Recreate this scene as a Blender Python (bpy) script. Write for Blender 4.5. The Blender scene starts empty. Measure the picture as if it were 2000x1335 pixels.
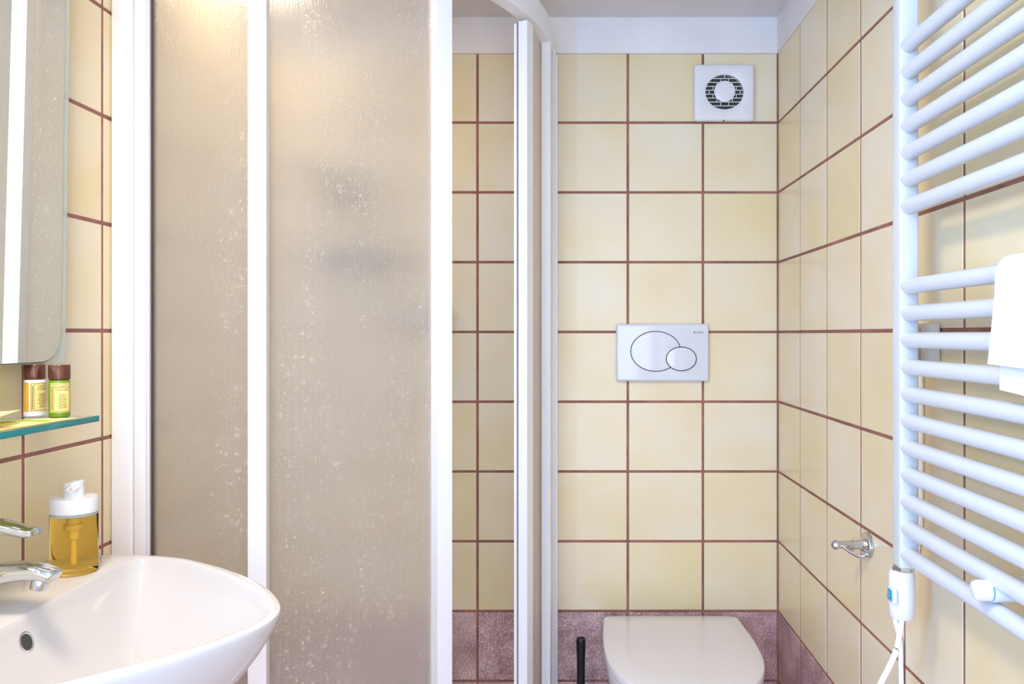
import bpy, bmesh, math, random
from mathutils import Vector, Matrix, Euler
random.seed(7)
sc = bpy.context.scene
COL = sc.collection
PI = math.pi
H = 1.194            # eye height above the floor, metres
F = 1451.0           # focal length in pixels of the 2000 px frame
XR, XL, YB, YF = 0.6016, -0.865, 2.13, -0.60     # right wall, left wall, back wall, wall behind the camera
ZC = 2.10

# ------------------------------------------------------------------ camera, world, lights, exposure
cam = bpy.data.cameras.new('camera')
cam.sensor_width = 36.0
cam.lens = F / 2000 * 36.0
cam.shift_x = -0.055
cam.shift_y = -0.00775
cam.clip_start = 0.01
camo = bpy.data.objects.new('camera', cam); COL.objects.link(camo)
camo.location = (0, 0, H); camo.rotation_euler = (PI/2, 0, 0)
sc.camera = camo

w = bpy.data.worlds.new('world'); sc.world = w; w.use_nodes = True
w.node_tree.nodes['Background'].inputs[0].default_value = (0.85, 0.92, 1.0, 1)
w.node_tree.nodes['Background'].inputs[1].default_value = 0.6

def area(name, loc, target, sx, sy, power, color, shape='RECTANGLE'):
    l = bpy.data.lights.new(name, 'AREA'); l.shape = shape; l.size = sx; l.size_y = sy
    l.energy = power; l.color = color
    o = bpy.data.objects.new(name, l); COL.objects.link(o); o.location = loc
    d = Vector(target) - Vector(loc)
    o.rotation_euler = d.to_track_quat('-Z', 'Y').to_euler()
    return o
# daylight entering by the window in the left wall, beside and behind the photographer
area('window_daylight', (XL-0.06, -0.30, 1.36), (1.0, -0.14, 1.30), 0.40, 1.04, 38, (0.19, 0.49, 1.0))
# and by the open doorway behind the photographer
area('doorway_daylight', (0.14, YF-0.09, 0.98), (0.14, 1.0, 0.98), 0.70, 1.9, 15, (0.64, 0.80, 1.0))
# round ceiling lamp in the middle of the room, warm lamp over the mirror
area('shower_fill_light', (-0.75, 1.80, ZC-0.03), (-0.60, 1.74, 0), 0.16, 0.16, 1.15, (1.0, 0.84, 0.60), 'DISK')  # added warm fill, no known fixture: brightens the shower interior
area('ceiling_lamp_light', (-0.46, 0.50, ZC-0.05), (-0.46, 0.50, 0), 0.30, 0.30, 12, (1.0, 0.85, 0.66), 'DISK')
area('mirror_lamp_light', (-0.76, 1.02, H+0.86), (-0.55, 1.2, 0.5), 0.05, 0.40, 0.32, (1.0, 0.80, 0.54))

sc.view_settings.view_transform = 'Standard'
sc.view_settings.look = 'None'
sc.view_settings.gamma = 1.0
sc.view_settings.use_curve_mapping = False
sc.view_settings.exposure = 0.38
sc.cycles.use_denoising = True
sc.cycles.max_bounces = 14
sc.cycles.diffuse_bounces = 6
sc.cycles.transmission_bounces = 12
sc.cycles.transparent_max_bounces = 12
sc.cycles.sample_clamp_indirect = 6.0

# ------------------------------------------------------------------ materials
def srgb(r, g, b):
    f = lambda c: (c/255/12.92) if c/255 <= 0.04045 else ((c/255+0.055)/1.055)**2.4
    return (f(r), f(g), f(b), 1)
def mat(name, color=(0.8, 0.8, 0.8, 1), rough=0.5, metal=0.0, **kw):
    m = bpy.data.materials.new(name); m.use_nodes = True
    b = m.node_tree.nodes['Principled BSDF']
    b.inputs['Base Color'].default_value = color
    b.inputs['Roughness'].default_value = rough
    b.inputs['Metallic'].default_value = metal
    for k, v in kw.items():
        b.inputs[k.replace('_', ' ')].default_value = v
    return m
class NT:
    def __init__(s, m): s.t = m.node_tree; s.b = s.t.nodes['Principled BSDF']
    def n(s, typ, **kw):
        nd = s.t.nodes.new(typ)
        for k, v in kw.items(): setattr(nd, k, v)
        return nd
    def l(s, a, b): s.t.links.new(a, b)
    def math(s, op, a, b=None):
        nd = s.n('ShaderNodeMath', operation=op)
        for i, v in enumerate((a, b)):
            if v is None: continue
            if isinstance(v, (int, float)): nd.inputs[i].default_value = v
            else: s.l(v, nd.inputs[i])
        return nd.outputs[0]
    def noise(s, vec, scale, detail=3, rough=0.55):
        nd = s.n('ShaderNodeTexNoise'); nd.inputs['Scale'].default_value = scale
        nd.inputs['Detail'].default_value = detail; nd.inputs['Roughness'].default_value = rough
        if vec is not None: s.l(vec, nd.inputs['Vector'])
        return nd.outputs['Fac']
    def ramp(s, fac, stops):
        nd = s.n('ShaderNodeValToRGB'); e = nd.color_ramp.elements
        while len(e) < len(stops): e.new(0.5)
        for el, (p, c) in zip(e, stops): el.position = p; el.color = c
        s.l(fac, nd.inputs['Fac']); return nd.outputs['Color']
    def bump(s, h, strength=0.3, dist=0.001):
        nd = s.n('ShaderNodeBump'); nd.inputs['Strength'].default_value = strength
        nd.inputs['Distance'].default_value = dist
        s.l(h, nd.inputs['Height']); s.l(nd.outputs['Normal'], s.b.inputs['Normal']); return nd
    def objvec(s, rnd=True, scale=(1, 1, 1)):
        tc = s.n('ShaderNodeTexCoord'); mp = s.n('ShaderNodeMapping')
        mp.inputs['Scale'].default_value = scale
        s.l(tc.outputs['Object'], mp.inputs['Vector'])
        if rnd:
            oi = s.n('ShaderNodeObjectInfo'); cx = s.n('ShaderNodeCombineXYZ')
            for i, k in enumerate((37.0, 91.0, 53.0)): s.l(s.math('MULTIPLY', oi.outputs['Random'], k), cx.inputs[i])
            s.l(cx.outputs[0], mp.inputs['Location'])
        return mp.outputs['Vector']

def mat_cream():
    m = mat('glazed_cream_tile', rough=0.22); t = NT(m)
    v = t.objvec()
    big = t.noise(v, 4.5, 2, 0.5)
    oi = t.n('ShaderNodeObjectInfo')
    mixv = t.math('ADD', t.math('MULTIPLY', big, 0.95), t.math('MULTIPLY', oi.outputs['Random'], 0.16))
    c = t.ramp(mixv, [(0.36, srgb(226, 206, 160)), (0.55, srgb(229, 212, 175)), (0.76, srgb(230, 217, 192))])
    t.l(c, t.b.inputs['Base Color'])
    fine = t.noise(v, 22.0, 4, 0.5)
    t.bump(fine, 0.025, 0.004)
    t.b.inputs['Roughness'].default_value = 0.26
    return m
def mat_mauve():
    m = mat('speckled_mauve_tile', rough=0.45); t = NT(m)
    v = t.objvec()
    a = t.noise(v, 260.0, 3, 0.8); b = t.noise(v, 12.0, 4, 0.6)
    f = t.math('ADD', t.math('MULTIPLY', a, 0.85), t.math('MULTIPLY', b, 0.40))
    c = t.ramp(f, [(0.44, srgb(120, 86, 94)), (0.62, srgb(184, 146, 146)), (0.78, srgb(238, 208, 202))])
    t.l(c, t.b.inputs['Base Color']); t.bump(a, 0.2, 0.001)
    return m
def mat_grout():
    m = mat('brown_grout', srgb(146, 98, 82), 0.9); t = NT(m)
    v = t.objvec(False)
    c = t.ramp(t.noise(v, 14.0, 5, 0.65), [(0.3, srgb(124, 84, 74)), (0.7, srgb(166, 112, 98))])
    t.l(c, t.b.inputs['Base Color']); t.bump(t.noise(v, 300.0, 2), 0.4, 0.001)
    return m
def mat_paint(name, col):
    m = mat(name, col, 0.85); t = NT(m); v = t.objvec(False)
    a = t.noise(v, 5.0, 5, 0.6)
    lo = tuple(x*0.90 for x in col[:3])+(1,)
    t.l(t.ramp(a, [(0.3, lo), (0.65, col)]), t.b.inputs['Base Color'])
    t.bump(t.noise(v, 60.0, 5, 0.7), 0.35, 0.002)
    return m
def mat_frosted():
    """translucent acrylic sheet with hard-water drops dried onto it"""
    m = mat('frosted_acrylic', (1.0, 0.995, 0.985, 1), 0.30, Transmission_Weight=1.0, IOR=1.30); t = NT(m)
    v = t.objvec(False)
    # round dried drops of random size: bumps inside Voronoi cells, each with a chalky ring
    def drops(scale, rmin, rmax, keep):
        vo = t.n('ShaderNodeTexVoronoi', feature='F1'); vo.inputs['Scale'].default_value = scale
        t.l(v, vo.inputs['Vector'])
        sep = t.n('ShaderNodeSeparateColor'); t.l(vo.outputs['Color'], sep.inputs[0])
        r = t.math('ADD', t.math('MULTIPLY', sep.outputs[0], rmax-rmin), rmin)
        on = t.math('GREATER_THAN', sep.outputs[1], keep)
        q = t.math('DIVIDE', vo.outputs['Distance'], r)
        k = t.math('SQRT', t.math('MAXIMUM', t.math('SUBTRACT', 1.0, q), 0.0))
        ring = t.math('MAXIMUM', t.math('SUBTRACT', 1.0, t.math('ABSOLUTE', t.math('DIVIDE', t.math('SUBTRACT', q, 0.82), 0.28))), 0.0)
        return t.math('MULTIPLY', k, on), t.math('MULTIPLY', ring, on)
    cl = t.objvec(False, (9.0, 9.0, 2.2))
    mask = t.ramp(t.noise(cl, 1.0, 4, 0.65), [(0.44, (0.12, 0.12, 0.12, 1)), (0.62, (1, 1, 1, 1))])
    k1, r1 = drops(105.0, 0.22, 0.46, 0.72)
    k2, r2 = drops(290.0, 0.2, 0.5, 0.45)
    d = t.math('MULTIPLY', t.math('ADD', k1, t.math('MULTIPLY', k2, 0.5)), mask)
    rg = t.math('MULTIPLY', t.math('ADD', r1, t.math('MULTIPLY', r2, 0.7)), mask)
    st = t.objvec(False, (420.0, 420.0, 30.0))
    streak = t.math('MULTIPLY', t.noise(st, 1.0, 2, 0.6), 0.45)
    h = t.math('ADD', d, streak)
    t.bump(h, 0.8, 0.0028)
    # limescale haze: part of the sheet scatters light like a thin white film
    tr = t.n('ShaderNodeBsdfTranslucent'); tr.inputs['Color'].default_value = srgb(248, 240, 230)
    df = t.n('ShaderNodeBsdfDiffuse'); df.inputs['Color'].default_value = srgb(242, 234, 224)
    mx = t.n('ShaderNodeMixShader'); mx.inputs[0].default_value = 0.5
    t.l(tr.outputs[0], mx.inputs[1]); t.l(df.outputs[0], mx.inputs[2])
    m2 = t.n('ShaderNodeMixShader')
    fac = t.math('ADD', t.math('MULTIPLY', rg, 0.62), 0.23)
    t.l(fac, m2.inputs[0]); t.l(t.b.outputs[0], m2.inputs[1]); t.l(mx.outputs[0], m2.inputs[2])
    t.l(m2.outputs[0], t.t.nodes['Material Output'].inputs['Surface'])
    return m

M = dict(
    cream=mat_cream(), mauve=mat_mauve(), grout=mat_grout(),
    ceiling=mat_paint('ceiling_paint', srgb(222, 217, 216)),
    plaster=mat_paint('white_wall_paint', srgb(236, 231, 229)),
    frosted=mat_frosted(),
    enamel=mat('white_enamel', srgb(208, 211, 216), 0.25, Coat_Weight=0.3),
    alu=mat('white_lacquered_aluminium', srgb(240, 238, 240), 0.32),
    plastic=mat('white_plastic', srgb(226, 223, 223), 0.30),
    gloss=mat('glossy_white_plastic', srgb(215, 214, 218), 0.10, Coat_Weight=0.4),
    ceramic=mat('white_ceramic', srgb(214, 208, 204), 0.10),
    seatp=mat('toilet_seat_plastic', srgb(224, 218, 218), 0.16),
    chrome=mat('chrome', (0.62, 0.63, 0.65, 1), 0.06, 1.0),
    steel=mat('brushed_steel', (0.6, 0.6, 0.62, 1), 0.25, 1.0),
    black=mat('black_plastic', srgb(14, 16, 26), 0.35),
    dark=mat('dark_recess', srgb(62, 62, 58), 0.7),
    line=mat('dark_gap', srgb(20, 26, 40), 0.6),
    rubber=mat('dark_seal_rubber', srgb(92, 76, 70), 0.6),
    mirror=mat('mirror_silver', (0.86, 0.89, 0.86, 1), 0.01, 1.0),
    mglass=mat('mirror_edge_glass', (0.80, 0.86, 0.82, 1), 0.08, Transmission_Weight=0.6, IOR=1.45),
    medge=mat('mirror_edge_grey', srgb(120, 122, 112), 0.2, 0.7),
    shelf=mat('clear_shelf_glass', (0.93, 0.98, 0.96, 1), 0.02, Transmission_Weight=1.0, IOR=1.45),
    shelfedge=mat('teal_glass_edge', srgb(8, 128, 132), 0.15),
    amber=mat('amber_soap', (1.0, 0.73, 0.20, 1), 0.01, Transmission_Weight=1.0, IOR=1.12),
    tubep=mat('clear_pump_plastic', srgb(250, 224, 160), 0.3, Transmission_Weight=0.3),
    cap=mat('brown_gold_cap', srgb(112, 68, 52), 0.2, 0.55),
    bwhite=mat('white_bottle', srgb(240, 238, 238), 0.2),
    bgreen=mat('green_bottle', srgb(112, 148, 14), 0.10, Coat_Weight=0.4),
    label=mat('yellow_label', srgb(240, 214, 128), 0.5),
    labelink=mat('label_ink', srgb(84, 66, 30), 0.6),
    labelgold=mat('gold_label', srgb(224, 176, 62), 0.5),
    paper=mat('cream_paper', srgb(250, 238, 160), 0.6),
    leafgreen=mat('green_print', srgb(170, 204, 50), 0.6),
    kraft=mat('tan_paper', srgb(206, 170, 112), 0.7),
    blue=mat('blue_switch', srgb(28, 150, 190), 0.2),
    towel=mat('white_terry', srgb(246, 246, 248), 0.95),
    socket=mat('beige_socket_plastic', srgb(222, 212, 200), 0.4),
    cable=mat('white_cable', srgb(240, 238, 236), 0.4),
    tray=mat('white_acrylic_tray', srgb(232, 230, 230), 0.2),
    bottleblue=mat('grey_blue_bottle', srgb(70, 78, 96), 0.3),
)
t = NT(M['towel']); v = t.objvec(False); t.bump(t.noise(v, 900.0, 2, 0.6), 0.5, 0.002)

# ------------------------------------------------------------------ mesh helpers
def link(name, bm, m, parent=None, smooth=True, ang=35, recalc=True):
    if recalc: bmesh.ops.recalc_face_normals(bm, faces=bm.faces)
    me = bpy.data.meshes.new(name); bm.to_mesh(me); bm.free()
    for k in (m if isinstance(m, (list, tuple)) else [m]): me.materials.append(k)
    if smooth:
        for p in me.polygons: p.use_smooth = True
        try: me.set_sharp_from_angle(angle=math.radians(ang))
        except Exception: pass
    o = bpy.data.objects.new(name, me); COL.objects.link(o)
    if parent: o.parent = parent
    return o
def thing(name, label, cat, loc=(0, 0, 0), group=None):
    o = bpy.data.objects.new(name, None); COL.objects.link(o); o.location = loc
    o.empty_display_size = 0.05
    o['label'] = label; o['category'] = cat
    if group: o['group'] = group
    return o
def tag(o, label, cat, group=None):
    o['label'] = label; o['category'] = cat
    if group: o['group'] = group
    return o
def struct(o, label=None):
    o['kind'] = 'structure'
    if label: o['label'] = label
    return o
def world_part(o, root):
    """parts are modelled in room coordinates; move them under their thing's base"""
    o.parent = root; o.matrix_parent_inverse = Matrix.Identity(4)
    o.data.transform(Matrix.Translation(-Vector(root.location)))
    return o
def part(name, bm, m, root, **kw):
    return world_part(link(name, bm, m, **kw), root)
def sub(name, bm, m, prt, **kw):
    o = link(name, bm, m, **kw); o.parent = prt
    off = prt.parent.location if prt.parent else prt.location
    o.data.transform(Matrix.Translation(-Vector(off))); return o
def bm_box(x0, x1, y0, y1, z0, z1, bev=0.0, seg=2, bm=None):
    own = bm is None
    b = bmesh.new()
    bmesh.ops.create_cube(b, size=1)
    for vv in b.verts:
        vv.co = Vector((x0+(vv.co.x+.5)*(x1-x0), y0+(vv.co.y+.5)*(y1-y0), z0+(vv.co.z+.5)*(z1-z0)))
    if bev > 0: bmesh.ops.bevel(b, geom=list(b.edges), offset=bev, segments=seg, profile=0.5, affect='EDGES')
    if own: return b
    merge(bm, b); return bm
def merge(bm, b):
    me = bpy.data.meshes.new('tmp'); b.to_mesh(me); b.free(); bm.from_mesh(me); bpy.data.meshes.remove(me)
def loft(rings, caps=True, bm=None):
    """rings: lists of points, same length, closed loops"""
    b = bm or bmesh.new(); prev = None; first = None
    for r in rings:
        cur = [b.verts.new(p) for p in r]
        if prev:
            n = len(cur)
            for i in range(n): b.faces.new((prev[i], prev[(i+1) % n], cur[(i+1) % n], cur[i]))
        else: first = cur
        prev = cur
    if caps:
        b.faces.new(list(reversed(first))); b.faces.new(prev)
    return b
def tube(path, r, n=14, bm=None, ry=None, up=(0, 0, 1)):
    """tube of radius r (number or list; ry second radius) along a path"""
    P = [Vector(p) for p in path]; rings = []
    for i, p in enumerate(P):
        d = (P[min(i+1, len(P)-1)] - P[max(i-1, 0)]).normalized()
        u = Vector(up)
        if abs(d.dot(u)) > 0.95: u = Vector((1, 0, 0))
        s = d.cross(u).normalized(); q = s.cross(d).normalized()
        a = r[i] if isinstance(r, (list, tuple)) else r
        c = (ry[i] if isinstance(ry, (list, tuple)) else ry) if ry is not None else a
        rings.append([p + s*a*math.cos(2*PI*k/n) + q*c*math.sin(2*PI*k/n) for k in range(n)])
    return loft(rings, True, bm)
def lathe(prof, cx, cy, n=32, sx=1.0, sy=1.0, bm=None):
    rings = [[Vector((cx+r*sx*math.cos(2*PI*k/n), cy+r*sy*math.sin(2*PI*k/n), z)) for k in range(n)] for r, z in prof]
    return loft(rings, True, bm)
def rot_about(bm, M4): bm.transform(M4); return bm
def smooth_path(pts, n=8):
    P = [Vector(p) for p in pts]; out = []
    for i in range(len(P)-1):
        p0 = P[max(i-1, 0)]; p1 = P[i]; p2 = P[i+1]; p3 = P[min(i+2, len(P)-1)]
        for k in range(n):
            t_ = k/n
            out.append(0.5*((2*p1)+(-p0+p2)*t_+(2*p0-5*p1+4*p2-p3)*t_**2+(-p0+3*p1-3*p2+p3)*t_**3))
    out.append(P[-1]); return out
def pp(px, py, d):
    """room point seen at photo pixel (px, py) at depth d; used for measuring only"""
    return Vector(((px-1110)*d/F, d, H-(py-652)*d/F))

# ------------------------------------------------------------------ room shell
G = 0.0035       # half joint
TH = 0.006
def tile_mesh(wd, ht, m, name):
    b = bmesh.new()
    bmesh.ops.create_cube(b, size=1)
    for vv in b.verts: vv.co = Vector((vv.co.x*wd, vv.co.y*TH + TH/2, vv.co.z*ht))
    front = [e for e in b.edges if all(abs(q.co.y) < 1e-5 for q in e.verts)] + \
            [e for e in b.edges if abs(e.verts[0].co.y-e.verts[1].co.y) > 1e-4]
    bmesh.ops.bevel(b, geom=front, offset=0.0009, segments=1, affect='EDGES')
    bmesh.ops.recalc_face_normals(b, faces=b.faces)
    me = bpy.data.meshes.new(name); b.to_mesh(me); b.free(); me.materials.append(m)
    return me
_cache = {}
def tile(parent, wd, ht, m, loc, rz):
    key = (round(wd, 4), round(ht, 4), m.name)
    if key not in _cache: _cache[key] = tile_mesh(wd, ht, m, 'tile')
    o = bpy.data.objects.new('tile', _cache[key]); COL.objects.link(o); o.parent = parent
    o.location = loc; o.rotation_euler = (random.uniform(-.002, .002), random.uniform(-.0015, .0015), rz + random.uniform(-.003, .003))
rows = [2.0 - 0.2*k for k in range(11)]
BK = 0.0012       # grout lies this far behind the tile face
def cols_from(a, b, step, start):
    """cut points between a and b on a grid through start"""
    k0 = math.ceil((a-start)/step + 1e-6); out = [a]
    while start+k0*step < b-1e-6: out.append(start+k0*step); k0 += 1
    out.append(b); return out

wb = struct(link('wall_back', bm_box(XL-0.12, XR+0.12, YB+BK, YB+0.12, -0.02, ZC), [M['grout']], smooth=False))
wr = struct(link('wall_right', bm_box(XR+BK, XR+0.12, YF, YB+BK, -0.02, ZC), M['grout'], smooth=False))
# the left wall is open where the window is (y -0.53..-0.07, z 0.83..1.89)
b = bm_box(XL-0.12, XL-BK, -0.07, YB+BK, -0.02, ZC); bm_box(XL-0.12, XL-BK, YF, -0.53, -0.02, ZC, bm=b)
bm_box(XL-0.12, XL-BK, -0.53, -0.07, -0.02, 0.83, bm=b); bm_box(XL-0.12, XL-BK, -0.53, -0.07, 1.89, ZC, bm=b)
wl = struct(link('wall_left', b, M['grout'], smooth=False))
def strip(parent, x0, x1, y0, y1): # painted plaster band above the tiles
    o = link('plaster_band', bm_box(x0, x1, y0, y1, 1.9970, ZC+0.005, 0.004, 2), M['plaster'], parent); return o
strip(wb, XL, XR, YB-0.004, YB+0.02)
strip(wr, XR-0.004, XR+0.02, YF, YB)
strip(wl, XL-0.02, XL+0.004, YF, YB)
cb = cols_from(XL, XR, 0.2155, XR)
cr = cols_from(YF, YB, 0.2, YB)
cl_ = cols_from(-0.07, YB, 0.2, 1.38)
for k in range(10):
    zt, zb = rows[k], rows[k+1]
    m = M['cream'] if k < 8 else M['mauve']
    zc, hh = (zt+zb)/2, zt-zb-2*G
    for i in range(len(cb)-1):
        a, b = cb[i], cb[i+1]
        if b-a < 0.012: continue
        tile(wb, b-a-2*G, hh, m, ((a+b)/2, YB, zc), 0)
    for i in range(len(cr)-1):
        a, b = cr[i], cr[i+1]
        if b-a < 0.012: continue
        tile(wr, b-a-2*G, hh, m, (XR, (a+b)/2, zc), -PI/2)
    for i in range(len(cl_)-1):
        a, b = cl_[i], cl_[i+1]
        if b-a < 0.012: continue
        tile(wl, b-a-2*G, hh, m, (XL, (a+b)/2, zc), PI/2)
fl = struct(link('floor', bm_box(XL-0.12, XR+0.12, YF-0.12, YB+0.12, -0.12, -0.0045), M['grout'], smooth=False))
fm = tile_mesh(0.2-2*G, 0.2-2*G, M['mauve'], 'floor_tile')
for i in range(8):
    for j in range(16):
        x0 = XR - 0.2*(i+0.5); y0 = YB - 0.2*(j+0.5)
        if x0 < XL-0.02 or y0 < YF: continue
        o = bpy.data.objects.new('tile', fm); COL.objects.link(o); o.parent = fl
        o.location = (x0, y0, 0); o.rotation_euler = (-PI/2, 0, 0)
struct(link('ceiling', bm_box(XL-0.12, XR+0.12, YF-0.12, YB+0.12, ZC, ZC+0.1), M['ceiling'], smooth=False))
# wall behind the camera with the doorway (x -0.22..0.50, up to 2.0)
b = bm_box(XL-0.12, -0.22, YF-0.10, YF, -0.02, ZC)
bm_box(0.50, XR+0.12, YF-0.10, YF, -0.02, ZC, bm=b); bm_box(-0.22, 0.50, YF-0.10, YF, 2.0, ZC, bm=b)
struct(link('wall_front', b, M['plaster'], smooth=False))

# ------------------------------------------------------------------ shower enclosure (quadrant, sliding doors)
CX, CY = -0.694, 2.07
def pol(r, deg, z): a = math.radians(deg); return Vector((CX + r*math.sin(a), CY - r*math.cos(a), z))
ZR0, ZR1 = H+0.775, H+0.838
def arc_pts(deg0, deg1, n): return [deg0+(deg1-deg0)*i/n for i in range(n+1)]
def arc_sheet(d0, d1, r0, r1, z0, z1, n=20, lead=None, tail=None, nz=1):
    """vertical curved slab; optional straight lead (x start) / tail (y end)"""
    inner, outer = [], []
    if lead is not None: inner.append((lead, CY-r0)); outer.append((lead, CY-r1))
    for a in arc_pts(d0, d1, n):
        p = pol(r0, a, 0); q = pol(r1, a, 0); inner.append((p.x, p.y)); outer.append((q.x, q.y))
    if tail is not None: inner.append((CX+r0, tail)); outer.append((CX+r1, tail))
    rings = []
    for i, o in zip(inner, outer):
        rings.append([Vector((i[0], i[1], z0)), Vector((o[0], o[1], z0)), Vector((o[0], o[1], z1)), Vector((i[0], i[1], z1))])
    return loft(rings)
def bev(bm, off, seg=2, ang=50):
    es = [e for e in bm.edges if len(e.link_faces) == 2 and e.calc_face_angle(0) > math.radians(ang)]
    bmesh.ops.bevel(bm, geom=es, offset=off, segments=seg, profile=0.5, affect='EDGES'); return bm
ZG0, ZG1 = 0.185, H+0.785
se = thing('shower_enclosure', 'quarter-round shower enclosure of drop-spotted frosted panels in white frames', 'shower enclosure', (CX, CY, 0.15))
part('top_rail', bev(arc_sheet(0, 90, 0.618, 0.652, ZR0, ZR1, 40, lead=-0.80, tail=2.10), 0.006), M['alu'], se)
part('bottom_rail', bev(arc_sheet(0, 90, 0.618, 0.652, 0.15, 0.19, 40, lead=-0.80, tail=2.10), 0.005), M['alu'], se)
part('wall_profile', bm_box(XL+0.0005, -0.824, 1.402, 1.437, 0.15, H+0.838, 0.005, 3), M['alu'], se)
b = bm_box(-0.050, -0.036, 2.085, 2.129, 0.15, H+0.80, 0.003); bm_box(-0.042, -0.030, 2.100, 2.129, 0.15, H+0.79, 0.002, bm=b)
part('wall_profile', b, M['alu'], se)
fp = part('fixed_panel', arc_sheet(0, 9.0, 0.640, 0.644, ZG0, ZG1, 6, lead=-0.81), M['frosted'], se)
sub('stile', bm_box(-0.8225, -0.8005, 1.405, 1.437, 0.19, ZR0, 0.003, 3), M['alu'], fp)
sub('stile', bm_box(-0.8000, -0.7975, 1.412, 1.437, 0.19, ZR0, 0.0005, 1), M['alu'], fp)
sub('seal', bm_box(-0.7970, -0.7955, 1.418, 1.436, 0.19, ZR0), M['rubber'], fp)
sub('stile', bev(arc_sheet(7.3, 10.2, 0.633, 0.662, 0.19, ZR0, 4), 0.008, 4), M['alu'], fp)
fp2 = part('fixed_panel', arc_sheet(83, 90, 0.642, 0.646, ZG0, ZG1, 5, tail=2.10), M['frosted'], se)
sub('stile', bev(arc_sheet(81.5, 83.6, 0.630, 0.653, 0.19, ZR0+0.003, 3), 0.003, 3), M['alu'], fp2)
d1 = part('sliding_door', arc_sheet(8.6, 41.0, 0.624, 0.628, ZG0, ZG1, 24), M['frosted'], se)
sub('stile', bev(arc_sheet(39.7, 42.9, 0.618, 0.654, 0.19, ZR0, 4), 0.004, 3), M['alu'], d1)
d2 = part('sliding_door', arc_sheet(67.5, 91.5, 0.622, 0.626, ZG0, ZG1, 18), M['frosted'], se)
b = bev(arc_sheet(66.0, 69.0, 0.626, 0.650, 0.19, ZR0-0.012, 3), 0.002)
merge(b, bev(arc_sheet(65.9, 66.9, 0.6145, 0.6215, 0.19, ZR0-0.016, 2), 0.001))
sub('stile', b, M['alu'], d2)
sub('seal', arc_sheet(66.4, 69.0, 0.6212, 0.6262, 0.19, ZR0-0.012, 2), M['rubber'], d2)

# quadrant tray
out = [(XL+0.001, YB-0.001), (XL+0.001, CY-0.66)]
for a in arc_pts(0, 90, 24): p = pol(0.66, a, 0); out.append((p.x, p.y))
out.append((CX+0.66, YB-0.001))
cxm, cym = -0.46, 1.78
def sc_o(f, z): return [Vector((cxm+(x-cxm)*f, cym+(y-cym)*f, z)) for x, y in out]
b = loft([sc_o(1, 0.0005), sc_o(1, 0.148), sc_o(.99, 0.150), sc_o(0.88, 0.150), sc_o(0.86, 0.147), sc_o(0.80, 0.11), sc_o(0.3, 0.10)])
st = tag(link('shower_tray', b, M['tray']), 'white quarter-round shower tray under the frosted enclosure', 'shower tray')
sub_d = link('drain', lathe([(0.0, 0.099), (0.045, 0.099), (0.045, 0.104), (0.02, 0.106)], cxm, cym, 24), M['chrome'], st)

# fittings behind the frosted sheet
sx = -0.585
sh = thing('shower_set', 'hand shower on a slide bar, blurred behind the frosted door', 'shower set', (sx, YB, 1.2))
part('slide_bar', tube([(sx, YB-0.045, H+0.06), (sx, YB-0.045, H+0.80)], 0.011), M['steel'], sh)
for zz in (H+0.08, H+0.78):
    part('bar_bracket', tube([(sx, YB-0.0005, zz), (sx, YB-0.05, zz)], 0.014), M['chrome'], sh)
hp = part('hand_shower', tube(smooth_path([(sx-0.005, YB-0.07, H+0.44), (sx-0.03, YB-0.10, H+0.415), (sx-0.08, YB-0.13, H+0.43), (sx-0.14, YB-0.15, H+0.46)], 6), [0.018]*13+[0.015]*6), M['black'], sh)
sub('spray_head', rot_about(lathe([(0.0, -0.014), (0.05, -0.014), (0.055, 0.0), (0.04, 0.014), (0.01, 0.02)], 0, 0, 24), Matrix.Translation((sx-0.015, YB-0.12, H+0.375)) @ Matrix.Rotation(1.0, 4, 'X')), M['black'], hp)
b = loft([[Vector((sx+rx*math.cos(a), YB-0.075+ry*math.sin(a), zz)) for a in [2*PI*k/28 for k in range(28)]] for rx, ry, zz in [(0.10, 0.045, H+0.185), (0.125, 0.058, H+0.19), (0.135, 0.062, H+0.225), (0.128, 0.056, H+0.225), (0.118, 0.05, H+0.195)]])
part('soap_tray', b, M['bottleblue'], sh)
part('hose', tube(smooth_path([(sx, YB-0.06, H+0.50), (sx-0.06, YB-0.09, H+0.22), (sx-0.03, YB-0.10, H-0.25), (sx+0.07, YB-0.09, H-0.28), (sx+0.13, YB-0.07, H-0.02)], 8), 0.007), M['steel'], sh)
mx = thing('shower_mixer', 'shower mixer on the tiled back wall with a dark knob past the door edge', 'shower mixer', (-0.42, YB, H+0.05))
part('body', tube([(-0.51, YB-0.06, H+0.048), (-0.39, YB-0.06, H+0.048)], 0.024), M['chrome'], mx)
part('inlet', tube([(-0.49, YB-0.0005, H+0.048), (-0.49, YB-0.06, H+0.048)], 0.018), M['chrome'], mx)
part('inlet', tube([(-0.41, YB-0.0005, H+0.048), (-0.41, YB-0.06, H+0.048)], 0.018), M['chrome'], mx)
part('knob', tube([(-0.392, YB-0.06, H+0.048), (-0.345, YB-0.06, H+0.048), (-0.327, YB-0.06, H+0.048)], [0.022, 0.021, 0.017]), M['black'], mx)
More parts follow.
